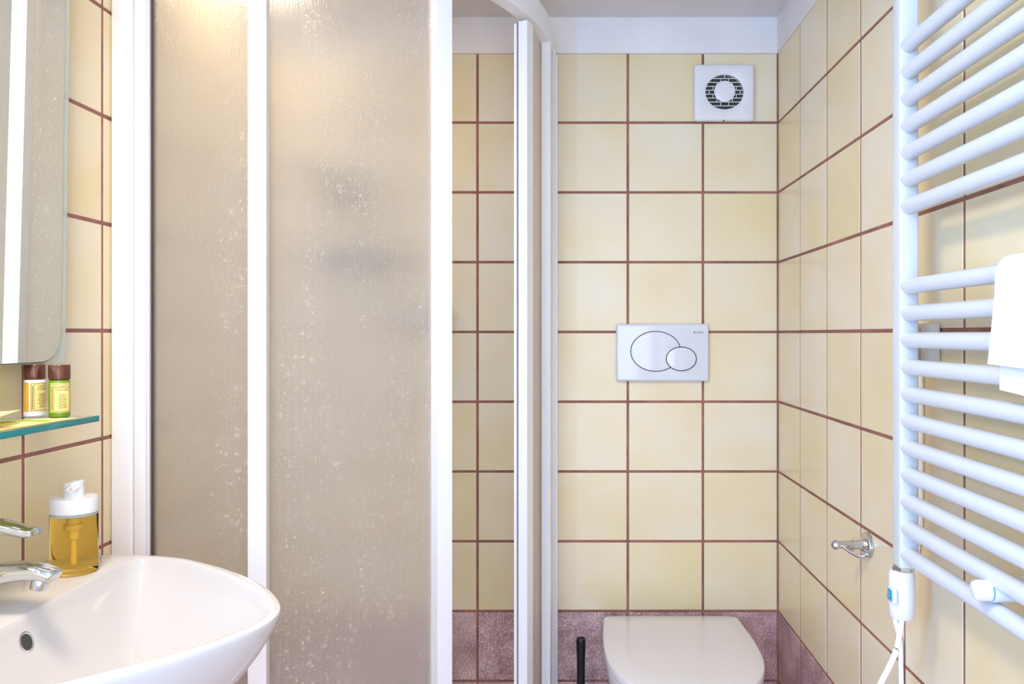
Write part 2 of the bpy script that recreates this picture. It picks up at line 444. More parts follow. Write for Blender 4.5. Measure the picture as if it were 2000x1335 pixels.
# ------------------------------------------------------------------ basin
C0 = Vector((-0.60, 0.985))
ZB = H-0.374
far = [(-0.8645, 1.245), (-0.84, 1.254), (-0.79, 1.262), (-0.74, 1.265), (-0.713, 1.262), (-0.653, 1.2475), (-0.597, 1.2195), (-0.537, 1.180), (-0.474, 1.128), (-0.433, 1.083), (-0.398, 1.028), (-0.388, 0.985)]
pts = [Vector((x, y, 0)) for x, y in far] + [Vector((x, 2*0.985-y, 0)) for x, y in reversed(far[:-1])]
pl = smooth_path(pts, 6)
poly = [(p.x, p.y) for p in pl]
def ray_r(th):
    dx, dy = math.cos(th), math.sin(th); best = 9
    n = len(poly)
    for i in range(n):
        (x1, y1), (x2, y2) = poly[i], poly[(i+1) % n]
        ex, ey = x2-x1, y2-y1; den = dx*ey-dy*ex
        if abs(den) < 1e-9: continue
        ax, ay = x1-C0.x, y1-C0.y
        tt = (ax*ey-ay*ex)/den; s = (ax*dy-ay*dx)/den
        if tt > 0 and -1e-6 <= s <= 1+1e-6: best = min(best, tt)
    return best
NB = 128
ths = [2*PI*k/NB for k in range(NB)]
RO = [ray_r(a) for a in ths]
def rin(i, p=14):
    a = RO[i]-0.014
    c = math.cos(ths[i])
    if c >= -0.05: return a
    bk = 0.128/(-c)
    return (a**-p + bk**-p)**(-1/p)
RI = [rin(i) for i in range(NB)]
def ring(Rs, z, f=1.0): return [Vector((C0.x+Rs[i]*f*math.cos(ths[i]), C0.y+Rs[i]*f*math.sin(ths[i]), z)) for i in range(NB)]
def wring(f, z):   # outer ring shrunk towards the wall
    o = []
    for i in range(NB):
        x = C0.x+RO[i]*math.cos(ths[i]); y = C0.y+RO[i]*math.sin(ths[i])
        o.append(Vector((XL+0.0006+(x-XL-0.0006)*f, 0.985+(y-0.985)*f, z)))
    return o
rings = []
for f, dz in [(0.30, -0.205), (0.45, -0.195), (0.60, -0.175), (0.74, -0.145), (0.84, -0.112), (0.905, -0.08), (0.945, -0.055), (0.975, -0.032), (0.993, -0.014), (1.0, -0.005)]:
    rings.append(wring(f, ZB+dz))
rings.append([p.lerp(C0.to_3d()+Vector((0, 0, p.z)), 0.004) for p in ring(RO, ZB-0.0012)])
def offs(Rs, d): return [max(r-d, 0.01) for r in Rs]
rings.append(ring(offs(RO, 0.005), ZB))
rings.append(ring([ (a+b_)/2 for a, b_ in zip(offs(RO, .005), RI)], ZB))
rings.append(ring(RI, ZB-0.0004))
rings.append(ring(offs(RI, 0.003), ZB-0.0022))
for u in (0.975, 0.95, 0.92, 0.88, 0.82, 0.74, 0.64, 0.52, 0.38, 0.24, 0.12):
    rings.append(ring(RI, ZB-0.005-0.130*(1-u**3.2), u))
bs = thing('basin', 'white oval wall-hung washbasin with overflow hole, at lower left', 'washbasin', (XL, 0.985, ZB))
bb = part('bowl', loft(rings), M['ceramic'], bs, ang=60)
sub('drain', lathe([(0.0, ZB-0.1365), (0.03, ZB-0.1365), (0.032, ZB-0.132), (0.02, ZB-0.129)], C0.x, C0.y, 24), M['chrome'], bb)

# faucet
FY = 0.985
fa = thing('faucet', 'chrome single-lever basin mixer standing on the washbasin', 'faucet', (-0.80, FY, ZB))
part('body', lathe([(0.027, ZB+0.0003), (0.027, ZB+0.006), (0.023, ZB+0.010), (0.022, ZB+0.085), (0.020, ZB+0.098), (0.012, ZB+0.104)], -0.80, FY, 32), M['chrome'], fa)
sp = smooth_path([(-0.80, FY, ZB+0.030), (-0.778, FY, ZB+0.046), (-0.755, FY, ZB+0.056), (-0.725, FY, ZB+0.060), (-0.700, FY, ZB+0.059), (-0.686, FY, ZB+0.055), (-0.679, FY, ZB+0.051)], 5)
ns = len(sp)
sr = [0.020-0.006*(i/(ns-1)) for i in range(ns)]; sv = [0.019-0.0085*min(1, i/(ns-1)*1.35) for i in range(ns)]
sr[-1] *= .4; sv[-1] *= .35; sr[-2] *= .8; sv[-2] *= .72; sr[-3] *= .93; sv[-3] *= .9
spo = part('spout', tube(sp, sr, 20, ry=sv), M['chrome'], fa)
sub('aerator', rot_about(lathe([(0.0105, -0.008), (0.0105, 0.006), (0.008, 0.010)], 0, 0, 20), Matrix.Translation((-0.700, FY, ZB+0.045)) @ Matrix.Rotation(0.25, 4, 'Y')), M['steel'], spo)
lv = smooth_path([(-0.815, FY, ZB+0.108), (-0.79, FY, ZB+0.118), (-0.765, FY, ZB+0.121), (-0.74, FY, ZB+0.117), (-0.719, FY, ZB+0.112), (-0.708, FY, ZB+0.112), (-0.704, FY, ZB+0.1125)], 5)
nl = len(lv)
lr = [0.019-0.008*(i/(nl-1)) for i in range(nl)]; lh = [0.012-0.0065*(i/(nl-1)) for i in range(nl)]
lr[-1] *= .3; lh[-1] *= .4; lr[-2] *= .75; lh[-2] *= .8
part('lever', tube(lv, lr, 18, ry=lh), M['chrome'], fa)

# overflow ring in the bowl's back slope

from mathutils.bvhtree import BVHTree
bt_ = BVHTree.FromPolygons([v.co for v in bb.data.vertices], [p.vertices for p in bb.data.polygons])
hit, nor, _, _ = bt_.ray_cast(Vector((0.20, 0.0, -0.034)), Vector((-1, 0, 0)))
hit = hit + Vector(bs.location)
if nor.x < 0: nor = -nor
Q = Matrix.Translation(hit) @ nor.to_track_quat('Z', 'Y').to_matrix().to_4x4()
b = lathe([(0.0115, -0.002), (0.0125, 0.0006), (0.0105, 0.0012), (0.0092, 0.0004), (0.0088, -0.001)], 0, 0, 28, sy=1.15)
ov = sub('overflow', rot_about(b, Q), M['steel'], bb)
sub('overflow_hole', rot_about(lathe([(0.0, 0.0002), (0.0092, 0.0002), (0.0092, 0.0006), (0.0, 0.0006)], 0, 0, 28, sy=1.15), Q), M['dark'], bb)

# ------------------------------------------------------------------ soap dispenser on the basin rim
DX, DY = -0.777, 1.168
sd = thing('soap_dispenser', 'clear pump dispenser of amber liquid soap on the basin rim', 'soap dispenser', (DX, DY, ZB))
R = 0.0342; z0 = ZB+0.0006
def dl(prof, **k): return lathe([(r, z0+z) for r, z in prof], DX, DY, 40, 1.0, 0.84, **k)
bo = part('bottle', dl([(R*.9, 0), (R*.985, 0.0015), (R, 0.004), (R, 0.089), (R*.98, 0.0905)]), M['amber'], sd)
sub('bottle_neck', dl([(R*.985, 0.0902), (R*1.0, 0.0912), (R*1.0, 0.0935), (R*.97, 0.0945)]), M['mglass'], bo)
b = lathe([(0.0095, z0+0.0895), (0.0095, z0+0.0700), (0.0072, z0+0.0690), (0.0072, z0+0.053), (0.0040, z0+0.052), (0.0040, z0+0.013), (0.003, z0+0.012)], DX, DY, 20)
lathe([(0.0115, z0+0.0760), (0.0125, z0+0.0750), (0.0125, z0+0.0680), (0.0115, z0+0.0670)], DX, DY, 20, bm=b)
sub('dip_tube', b, M['tubep'], bo)
cp = part('lid', dl([(R*1.0, 0.0945), (R*1.01, 0.0960), (R*1.01, 0.1150), (R*.985, 0.1180), (R*.5, 0.1186)]), M['plastic'], sd)
b = lathe([(0.0150, z0+0.1180), (0.0140, z0+0.1195), (0.0138, z0+0.134), (0.0138, z0+0.1405), (0.012, z0+0.1422)], DX, DY, 28)
# slanted top: the pump head rises towards its spout
for vv in b.verts:
    if vv.co.z > z0+0.137: vv.co.z += (vv.co.x-DX)*0.16
nz = part('pump_head', b, M['plastic'], sd)
spath = [(DX, DY, z0+0.1350), (DX+0.004, DY-0.010, z0+0.1345), (DX+0.007, DY-0.0190, z0+0.1330)]
sub('spout', tube(spath, [0.0125, 0.0105, 0.0070], 4, ry=[0.009, 0.008, 0.006]), M['plastic'], nz)
sub('spout_hole', rot_about(lathe([(0.0, 0), (0.0017, 0), (0.0017, 0.0006), (0, 0.0006)], 0, 0, 14), Matrix.Translation((DX+0.0072, DY-0.0192, z0+0.1330)) @ Vector((0.42, -0.9, -0.1)).to_track_quat('Z', 'Y').to_matrix().to_4x4()), M['labelgold'], nz)

# ------------------------------------------------------------------ glass shelf and what lies on it
SZ = H-0.1294
XS = -0.745
shf = thing('glass_shelf', 'clear glass wall shelf with teal front edge under the mirror', 'shelf', (XL, 0.985, SZ-0.009))
gp = part('glass_plate', bm_box(XL+0.0008, XS-0.001, 0.78, 1.180, SZ-0.0085, SZ, 0.0008, 1), M['shelf'], shf)
part('front_edge', bm_box(XS-0.0012, XS, 0.78, 1.180, SZ-0.0088, SZ+0.0003, 0.0012, 2), M['shelfedge'], shf)
for yy in (0.85, 1.10):
    part('wall_clip', bm_box(XL+0.0005, XL+0.014, yy-0.012, yy+0.012, SZ-0.019, SZ-0.0088, 0.002), M['chrome'], shf)

def text_mesh(txt, size, depth=0.0):
    c = bpy.data.curves.new('txt', 'FONT'); c.body = txt; c.size = size; c.align_x = 'CENTER'; c.extrude = depth
    c.resolution_u = 2
    o = bpy.data.objects.new('txt', c); COL.objects.link(o)
    bpy.context.view_layer.update()
    me = bpy.data.meshes.new_from_object(o.evaluated_get(bpy.context.evaluated_depsgraph_get()))
    bpy.data.objects.remove(o); bpy.data.curves.remove(c)
    b = bmesh.new(); b.from_mesh(me); bpy.data.meshes.remove(me); return b
def on_cyl(b, cx, cy, r, a0, zc):
    """wrap flat x,y geometry round an upright cylinder, x=0 facing angle a0"""
    for vv in b.verts:
        a = a0 + vv.co.x/r; rr = r + vv.co.z
        vv.co = Vector((cx+rr*math.cos(a), cy+rr*math.sin(a), zc+vv.co.y))
    return b
def cyl_patch(cx, cy, r, a0, a1, z0_, z1_, n=12):
    b = bmesh.new(); lo = []; hi = []
    for i in range(n+1):
        a = a0+(a1-a0)*i/n
        lo.append(b.verts.new((cx+r*math.cos(a), cy+r*math.sin(a), z0_))); hi.append(b.verts.new((cx+r*math.cos(a), cy+r*math.sin(a), z1_)))
    for i in range(n): b.faces.new((lo[i], lo[i+1], hi[i+1], hi[i]))
    return b
def flat_grid(x0, x1, y0, y1, z, n=10, b=None):
    b = b or bmesh.new(); lo = []; hi = []
    for i in range(n+1):
        x = x0+(x1-x0)*i/n
        lo.append(b.verts.new((x, y0, z))); hi.append(b.verts.new((x, y1, z)))
    for i in range(n): b.faces.new((lo[i], lo[i+1], hi[i+1], hi[i]))
    return b
def mini(label, x, y, body, lines, aface, white):
    r = 0.0146
    o = thing('toiletry_bottle', label, 'toiletry bottle', (x, y, SZ), 'toiletry bottles on the glass shelf')
    z = SZ+0.0005
    bd = part('body', lathe([(r*.9, z), (r, z+0.0018), (r, z+0.0555), (r*.96, z+0.0575), (r*.8, z+0.0585)], x, y, 32), body, o)
    part('cap', lathe([(r*.99, z+0.0587), (r*1.01, z+0.0594), (r*1.01, z+0.0803), (r*.97, z+0.0812)], x, y, 32), M['cap'], o)
    w_ = 0.0148
    lb = sub('label', on_cyl(flat_grid(-w_, w_, -0.0225, 0.0225, 0.0002, 16), x, y, r, aface, z+0.031), M['label'], bd)
    b = bmesh.new()
    # printed frame, rules and the words
    for (x0, x1, y0, y1) in [(-w_+.0012, w_-.0012, 0.0206, 0.0211), (-w_+.0012, w_-.0012, -0.0211, -0.0206), (-w_+.0012, -w_+.0017, -0.0211, 0.0211), (-w_+.0052, -w_+.0057, -0.0211, 0.0211), (w_-.0017, w_-.0012, -0.0211, 0.0211)]:
        flat_grid(x0, x1, y0, y1, 0.0004, 8, b)
    random.seed(len(lines[0]))
    for k in range(9):
        yy = 0.004-0.0025*k; hw = random.uniform(0.0035, 0.0065)
        xx = 0.0022-hw
        while xx < 0.0022+hw:
            e = xx+random.uniform(0.0008, 0.0026); flat_grid(xx, min(e, 0.0022+hw), yy, yy+0.0009, 0.0004, 2, b); xx = e+0.0005
    for k in range(12):
        yy = -0.018+0.003*k; flat_grid(-w_+.0026, -w_+.0042, yy, yy+0.0018, 0.0004, 1, b)
    for k, tx in enumerate(lines):
        tb = text_mesh(tx, 0.0044)
        tb.transform(Matrix.Translation((0.0022, 0.0150-0.0042*k, 0.0004)))
        merge(b, tb)
    sub('label_print', on_cyl(b, x, y, r, aface, z+0.031), M['labelink'], bd, smooth=False, recalc=False)
    if white:
        sub('back_label', cyl_patch(x, y, r+0.0002, aface-PI*0.86, aface-1.12, z+0.0085, z+0.0535), M['labelgold'], bd)
    return o
af = math.atan2(-1.15, 0.79)
mini('small white bottle with brown cap and yellow label, left on the glass shelf', -0.8375, 1.166, M['bwhite'], ['LATTE', 'CORPO'], af+0.62, True)
mini('small green bottle with brown cap and yellow label on the glass shelf', -0.7895, 1.1525, M['bgreen'], ['SHAMPOO', 'DOCCIA'], af+0.12, False)

def sheet(fn, nu, nv, th):
    """thin solid sheet from fn(u,v)->Vector, thickness th downwards"""
    b = bmesh.new(); T = [[b.verts.new(fn(i/nu, j/nv)) for j in range(nv+1)] for i in range(nu+1)]
    Bm = [[b.verts.new(fn(i/nu, j/nv)-Vector((0, 0, th))) for j in range(nv+1)] for i in range(nu+1)]
    for i in range(nu):
        for j in range(nv):
            b.faces.new((T[i][j], T[i+1][j], T[i+1][j+1], T[i][j+1])); b.faces.new((Bm[i][j], Bm[i][j+1], Bm[i+1][j+1], Bm[i+1][j]))
    for i in range(nu):
        b.faces.new((T[i][0], Bm[i][0], Bm[i+1][0], T[i+1][0])); b.faces.new((T[i][nv], T[i+1][nv], Bm[i+1][nv], Bm[i][nv]))
    for j in range(nv):
        b.faces.new((T[0][j], T[0][j+1], Bm[0][j+1], Bm[0][j])); b.faces.new((T[nu][j], Bm[nu][j], Bm[nu][j+1], T[nu][j+1]))
    return b
# flat packet printed with green leaves, lying along the shelf front
A0 = Vector((-0.751, 1.135, 0)); A1 = Vector((-0.806, 1.120, 0)); B0 = Vector((-0.757, 0.985, 0)); B1 = Vector((-0.838, 0.985, 0))
def packet(u, v):
    p = A0.lerp(B0, u).lerp(A1.lerp(B1, u), v)
    z = 0.0012+0.0035*math.sin(PI*min(1, u*1.3))*math.sin(PI*v)**0.7 if 0 < u < 0.77 else 0.0012
    return Vector((p.x, p.y, SZ+z+0.0006))
pk = thing('flat_packet', 'flat cream paper packet printed with green leaves, lying on the glass shelf', 'packet', (-0.79, 1.06, SZ))
px_ = part('wrapper', sheet(packet, 18, 10, 0.0010), M['paper'], pk)
def patch(fn, u0, u1, v0, v1, m, name, off=0.0004):
    b = bmesh.new(); n = 8
    T = [[b.verts.new(fn(u0(v0+(v1-v0)*j/n)+(u1(v0+(v1-v0)*j/n)-u0(v0+(v1-v0)*j/n))*i/n, v0+(v1-v0)*j/n)+Vector((0, 0, off))) for j in range(n+1)] for i in range(n+1)]
    for i in range(n):
        for j in range(n): b.faces.new((T[i][j], T[i+1][j], T[i+1][j+1], T[i][j+1]))
    return sub(name, b, m, px_)
patch(packet, lambda v: 0.30+0.16*v, lambda v: 0.40+0.22*v, 0.05, 0.95, M['leafgreen'], 'leaf_print')
patch(packet, lambda v: 0.24+0.50*v, lambda v: 0.27+0.52*v, 0.30, 0.75, M['leafgreen'], 'leaf_print', 0.0007)
patch(packet, lambda v: 0.72+0.05*math.sin(PI*v), lambda v: 0.93, 0.06, 0.94, M['kraft'], 'tan_print')
# puffed sachet leaning on the packet
def sachet_pt(s):
    def fn(u, v):
        puff = 0.0052*(math.sin(PI*min(max(u*1.04-0.02, 0), 1))*math.sin(PI*v))**0.55
        p = Vector((-0.766, 1.040, 0.0235)).lerp(Vector((-0.770, 0.925, 0.0075)), u).lerp(Vector((-0.835, 1.070, 0.0150)).lerp(Vector((-0.838, 0.925, 0.0105)), u), v)
        return Vector((p.x, p.y, SZ+p.z+s*puff))
    return fn
b = bmesh.new()
for s in (1, -1):
    fn = sachet_pt(s); nu, nv = 16, 12
    T = [[b.verts.new(fn(i/nu, j/nv)) for j in range(nv+1)] for i in range(nu+1)]
    for i in range(nu):
        for j in range(nv): b.faces.new((T[i][j], T[i+1][j], T[i+1][j+1], T[i][j+1]))
bmesh.ops.remove_doubles(b, verts=b.verts, dist=0.00005)
tag(link('soap_sachet', b, M['paper']), 'puffed pale yellow paper sachet leaning on the flat packet, glass shelf', 'sachet')

# ------------------------------------------------------------------ mirror
MX = -0.8287
YM0, YM1, ZM0, ZM1 = 0.75, 1.215, H-0.0465, H+0.80
mr = thing('mirror', 'wall mirror with rounded lower corner and clear glass edge, at upper left', 'mirror', (XL, 0.985, ZM0))
def rrect(y0, y1, z0_, z1_, r, x, n=10):
    o = []
    for (cy, cz, a0) in [(y1-r, z0_+r, -PI/2), (y1-r, z1_-r, 0), (y0+r, z1_-r, PI/2), (y0+r, z0_+r, PI)]:
        for i in range(n+1):
            a = a0+PI/2*i/n; o.append(Vector((x, cy+r*math.cos(a), cz+r*math.sin(a))))
    return o
part('backing', bm_box(XL+0.0006, MX-0.0085, YM0+0.03, YM1-0.03, ZM0+0.03, ZM1-0.03, 0.002), M['plastic'], mr)
part('glass_sheet', bm_box(MX-0.0080, MX-0.0042, YM0, YM1+0.0155, ZM0, ZM1, 0.0006, 1), M['mglass'], mr, ang=30)
rs = [rrect(YM0+.001, YM1-.001, ZM0+.001, ZM1-.001, 0.044, MX-0.0040), rrect(YM0+.001, YM1-.001, ZM0+.001, ZM1-.001, 0.044, MX-0.0016)]
part('bevel', loft(rs), M['medge'], mr, ang=30)
part('silvered_face', loft([rrect(YM0+.003, YM1-.003, ZM0+.003, ZM1-.003, 0.042, MX-0.0017), rrect(YM0+.003, YM1-.003, ZM0+.003, ZM1-.003, 0.042, MX)]), M['mirror'], mr, smooth=False)

for ch in mr.children:            # it leans out slightly towards the top
    if ch.name.startswith('backing'): continue
    for vv in ch.data.vertices: vv.co.x += vv.co.z*0.0134
# ------------------------------------------------------------------ flush plate
PX0, PX1, PZ0, PZ1 = 0.1365, 0.4006, H-0.135, H+0.0293
pcx, pcz = (PX0+PX1)/2, (PZ0+PZ1)/2
fpl = thing('flush_plate', 'white toilet flush plate with two overlapping oval buttons above the toilet', 'flush plate', (pcx, YB, pcz))
def rr2(f, y, r=0.006, n=5, bow=0.0):
    hx, hz = (PX1-PX0)/2-f, (PZ1-PZ0)/2-f; o = []
    for (sx_, sz_, a0) in [(1, -1, -PI/2), (1, 1, 0), (-1, 1, PI/2), (-1, -1, PI)]:
        for i in range(n+1):
            a = a0+PI/2*i/n; o.append(Vector((pcx+sx_*(hx-r)+r*math.cos(a), y, pcz+sz_*(hz-r)+r*math.sin(a))))
    return o
YP = YB-0.0165
part('plate', loft([rr2(0.003, YB-0.0004), rr2(0, YB-0.003), rr2(0, YB-0.0105), rr2(0.0015, YB-0.0145), rr2(0.005, YP+0.0003), rr2(0.008, YP)]), M['gloss'], fpl, ang=45)
def edisc(cx, cz, rx, rz, y0, y1, dome=0.0, n=56):
    r_ = lambda f, y: [Vector((cx+rx*f*math.cos(2*PI*k/n), y, cz+rz*f*math.sin(2*PI*k/n))) for k in range(n)]
    if dome == 0: return loft([r_(1, y0), r_(1, y1)])
    return loft([r_(1, y0), r_(1, y1+0.0003)]+[r_(f, y1-dome*(1-f*f)) for f in (0.985, 0.94, 0.85, 0.7, 0.5, 0.3, 0.12)])
S = 1/681.2
bx, bz, brx, brz = (1279.3-1110)*S, H-(685.5-652)*S, 49.2*S, 39.5*S
cx_, cz_, crx, crz = (1328.7-1110)*S, H-(700-652)*S, 29.9*S, 23.7*S
part('button_gap', edisc(bx, bz, brx, brz, YP+0.001, YP-0.0002), M['line'], fpl, smooth=False)
part('large_button', edisc(bx, bz, brx-0.0023, brz-0.0023, YP+0.0008, YP-0.0006, 0.0016), M['gloss'], fpl)
part('button_gap', edisc(cx_, cz_, crx, crz, YP+0.001, YP-0.0024), M['line'], fpl, smooth=False)
part('small_button', edisc(cx_, cz_, crx-0.0023, crz-0.0023, YP+0.0006, YP-0.0027, 0.0016), M['gloss'], fpl)
tb = text_mesh('GEBERIT', 0.0058); tb.transform(Matrix.Diagonal((1.05, 0.92, 1, 1)))
flat_grid(-0.0172, -0.0140, 0.0, 0.0040, 0, 1, tb)
tb.transform(Matrix.Translation(((1365-1110)*S, YP-0.0003, H-(650-652)*S)) @ Matrix.Rotation(PI/2, 4, 'X'))
part('lettering', tb, M['line'], fpl, smooth=False, recalc=False)

# ------------------------------------------------------------------ extractor fan
FX0, FX1, FZ0, FZ1 = (1353.5-1110)*S, (1470.5-1110)*S, H+(652-239.5)*S, H+(652-129.8)*S
fcx, fcz = (FX0+FX1)/2, (FZ0+FZ1)/2
hx0, hz0, hrx, hrz = (1412.4-1110)*S, H+(652-183.8)*S, 36.8*S, 33.6*S
fan = thing('extractor_fan', 'square white extractor fan with round grille high on the back wall', 'extractor fan', (fcx, YB, fcz))
NF = 128
def sq(f, y, bow=0.0):
    o = []; hx, hz = (FX1-FX0)/2-f, (FZ1-FZ0)/2-f; r = 0.007
    for k in range(NF):
        a = 2*PI*k/NF; c, s_ = math.cos(a), math.sin(a); p = 34
        q = (abs(c)**p+abs(s_)**p)**(-1/p)
        o.append(Vector((fcx+hx*c*q, y, fcz+hz*s_*q)))
    return o
def el(f, y): return [Vector((hx0+hrx*f*math.cos(2*PI*k/NF), y, hz0+hrz*f*math.sin(2*PI*k/NF))) for k in range(NF)]
YA = YB-0.022
part('cover', loft([sq(0.004, YB-0.0004), sq(0.001, YB-0.004), sq(0, YB-0.012), sq(0.0008, YB-0.017), sq(0.003, YB-0.0202), sq(0.007, YA), el(1.06, YA), el(1.0, YA+0.002), el(0.99, YA+0.014)], caps=False), M['plastic'], fan, ang=50)
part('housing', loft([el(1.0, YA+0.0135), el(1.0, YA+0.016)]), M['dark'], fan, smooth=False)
b = bmesh.new(); t_ = 0.0009; zs = [hz0+0.0110*k for k in range(-4, 5)]
def span(z): 
    q = 1-((z-hz0)/hrz)**2; return hrx*math.sqrt(max(q, 0))
zs = [hz0+0.0111*(k+0.5)-0.001 for k in range(-5, 5)]
for z in zs:
    w_ = span(z)
    if w_ > 0.006: bm_box(hx0-w_, hx0+w_, YA+0.001, YA+0.004, z-t_, z+t_, bm=b)
for i, z in enumerate(zs[:-1]):
    zm = (z+zs[i+1])/2; off = 0.011 if i % 2 else 0.0
    for k in range(-3, 4):
        x = k*0.022+off
        if abs(x) < span(z)-0.002 and abs(x) < span(zs[i+1])-0.002: bm_box(hx0+x-t_, hx0+x+t_, YA+0.001, YA+0.004, z, zs[i+1], bm=b)
part('grille', b, M['plastic'], fan, smooth=False)
part('hub', rot_about(lathe([(0.0297, -0.002), (0.0297, 0.0022), (0.027, 0.0034), (0.015, 0.0040), (0.004, 0.0042)], 0, 0, 40), Matrix.Translation((hx0, YA+0.001, hz0+0.0008)) @ Matrix.Rotation(PI/2, 4, 'X')), M['plastic'], fan)
b = bm_box((1411-1110)*S-0.0015, (1411-1110)*S+0.0015, YB-0.0225, YB-0.012, FZ0-0.0005, FZ0+0.0015)
part('release_notch', b, M['dark'], fan, smooth=False)
for (ex, ez, a) in [(1449, 221, 0.35), (1453, 221, -0.35), (1457, 219, 0.35), (1461, 219, -0.35)]:
    pass
b = bmesh.new()
for (ex, ez, a) in [(1450, 221, 0.45), (1454, 221, -0.45), (1458, 218, 0.45), (1462, 218, -0.45)]:
    bb_ = bm_box(-0.0005, 0.0005, -0.0004, 0.0004, -0.006, 0.006)
    bb_.transform(Matrix.Translation(((ex-1110)*S, YA-0.0002, H+(652-ez)*S)) @ Matrix.Rotation(a, 4, 'Y')); merge(b, bb_)
part('embossed_mark', b, M['plastic'], fan, smooth=False)

# ------------------------------------------------------------------ toilet
TX = 0.281
ZT = H-0.778
tl = thing('toilet', 'wall-hung white toilet with closed lid against the back wall', 'toilet', (TX, YB, 0.3))
def tout(z, grow=0.0, y_back=2.055, shift=0.0):
    prof = [(2.055, 0.150), (2.050, 0.176), (2.035, 0.184), (1.98, 0.188), (1.90, 0.192), (1.83, 0.1915), (1.77, 0.186), (1.72, 0.173), (1.68, 0.155), (1.645, 0.130), (1.618, 0.098), (1.602, 0.060), (1.596, 0.02)]
    P = [Vector((hw+grow*0.8, y-grow*(1.0 if y < 1.75 else 0.2), 0)) for y, hw in prof]
    P = smooth_path(P, 4)
    R_ = [Vector((TX+p.x+shift, p.y, z)) for p in P]; L_ = [Vector((TX-p.x+shift, p.y, z)) for p in reversed(P)]
    return R_+L_
def slim(f, z, yc=1.86):
    return [Vector((TX+(p.x-TX)*f, yc+(p.y-yc)*f, z)) for p in tout(z)]
part('lid', loft([slim(0.985, ZT-0.020), tout(ZT-0.018), tout(ZT-0.004), slim(0.994, ZT-0.0012), slim(0.98, ZT), slim(0.7, ZT+0.0012), slim(0.3, ZT+0.002)]), M['seatp'], tl, ang=50)
part('seat', loft([slim(0.965, ZT-0.036), slim(0.985, ZT-0.033), slim(0.985, ZT-0.024), slim(0.96, ZT-0.0215)]), M['seatp'], tl, ang=50)
for sx_ in (-1, 1):
    part('hinge', tube([(TX+sx_*0.075-0.022, 2.066, ZT-0.016), (TX+sx_*0.075+0.022, 2.066, ZT-0.016)], 0.010), M['chrome'], tl)
def bowl(f, z, ys): 
    o = slim(1, z)
    return [Vector((TX+(p.x-TX)*f, YB-0.001-(YB-0.001-(p.y if p.y < 2.0 else YB-0.001))*ys, z)) for p in o]
part('bowl', loft([bowl(0.50, 0.09, 0.55), bowl(0.62, 0.10, 0.66), bowl(0.72, 0.15, 0.74), bowl(0.84, 0.24, 0.86), bowl(0.93, 0.32, 0.95), bowl(0.965, ZT-0.062, 0.985), bowl(0.97, ZT-0.044, 0.985), bowl(0.955, ZT-0.0375, 0.98)]), M['ceramic'], tl, ang=60)

# toilet brush
br = thing('toilet_brush', 'toilet brush with a straight black handle standing left of the toilet', 'toilet brush', (0.0345, 2.03, 0.0))
part('handle', lathe([(0.0105, 0.12), (0.0112, 0.30), (0.0128, 0.352), (0.0128, 0.360), (0.0118, 0.3632), (0.009, 0.3632), (0.0085, 0.361)], 0.0345, 2.03, 24), M['black'], br)
part('holder', lathe([(0.0, 0.001), (0.042, 0.001), (0.045, 0.005), (0.045, 0.13), (0.043, 0.135), (0.018, 0.137)], 0.0345, 2.03, 28), M['black'], br)

# ------------------------------------------------------------------ towel radiator
RXc = 0.535
rd = thing('towel_radiator', 'white ladder towel radiator on the right wall with electric heating rod', 'towel radiator', (RXc, 0.91, H-0.369))
PY0, PY1 = 1.164, 1.194
part('post', bm_box(0.520, 0.550, PY0, PY1, H-0.369, H+0.70, 0.004, 3), M['enamel'], rd)
part('post', bm_box(0.520, 0.550, 0.620, 0.650, H-0.369, H+0.70, 0.004, 3), M['enamel'], rd)
tz = [0.4526-0.0421*k for k in range(7)] + [0.0746-0.0421*k for k in range(11)] + [0.60+0.0421*k for k in range(2)]
tm = None
for z in tz:
    if tm is None:
        o = part('rung', tube([(0.5335, PY0+0.004, H+z), (0.5335, PY0-0.003, H+z), (0.5335, 0.653, H+z), (0.5335, 0.646, H+z)], [0.0128, 0.0122, 0.0122, 0.0128], 24), M['enamel'], rd); tm = (o, z)
    else:
        o = tm[0].copy(); COL.objects.link(o); o.parent = rd; o.location = (0, 0, z-tm[1])
# wall brackets: clamp cap in front, ring, stem to the wall
for (yy, zz) in ((0.925, -0.319), (0.72, -0.319), (1.12, 0.255), (0.70, 0.255)):
    if yy > 1.0: continue
    k = part('bracket', tube([(0.5045, yy, H+zz), (0.506, yy, H+zz), (0.510, yy, H+zz), (0.523, yy, H+zz)], [0.009, 0.0115, 0.013, 0.013], 24), M['plastic'], rd)
    sub('stem', tube([(0.525, yy, H+zz), (0.570, yy, H+zz), (0.572, yy, H+zz), (XR-0.0003, yy, H+zz)], [0.0145, 0.0145, 0.018, 0.018], 24), M['plastic'], k)
    sub('ring', tube([(0.523, yy, H+zz), (0.525, yy, H+zz)], 0.0122, 24), M['blue'], k)
hc = (0.532, 1.157)
he = part('heating_element', lathe([(0.010, H-0.4535), (0.017, H-0.4520), (0.0195, H-0.447), (0.0205, H-0.430), (0.0205, H-0.382), (0.0185, H-0.3765), (0.012, H-0.3755)], hc[0], hc[1]+0.028, 32, 0.98, 0.85), M['plastic'], rd)
sub('collar', lathe([(0.0145, H-0.3765), (0.0150, H-0.3755), (0.0150, H-0.3700), (0.0140, H-0.3692)], hc[0], hc[1]+0.028, 6), M['chrome'], he, smooth=False)
sub('switch_frame', bm_box(0.5095, 0.5170, 1.166, 1.186, H-0.424, H-0.400, 0.002), M['plastic'], he)
sub('switch', bm_box(0.5078, 0.5110, 1.1685, 1.1835, H-0.4205, H-0.4035, 0.0012), M['blue'], he)
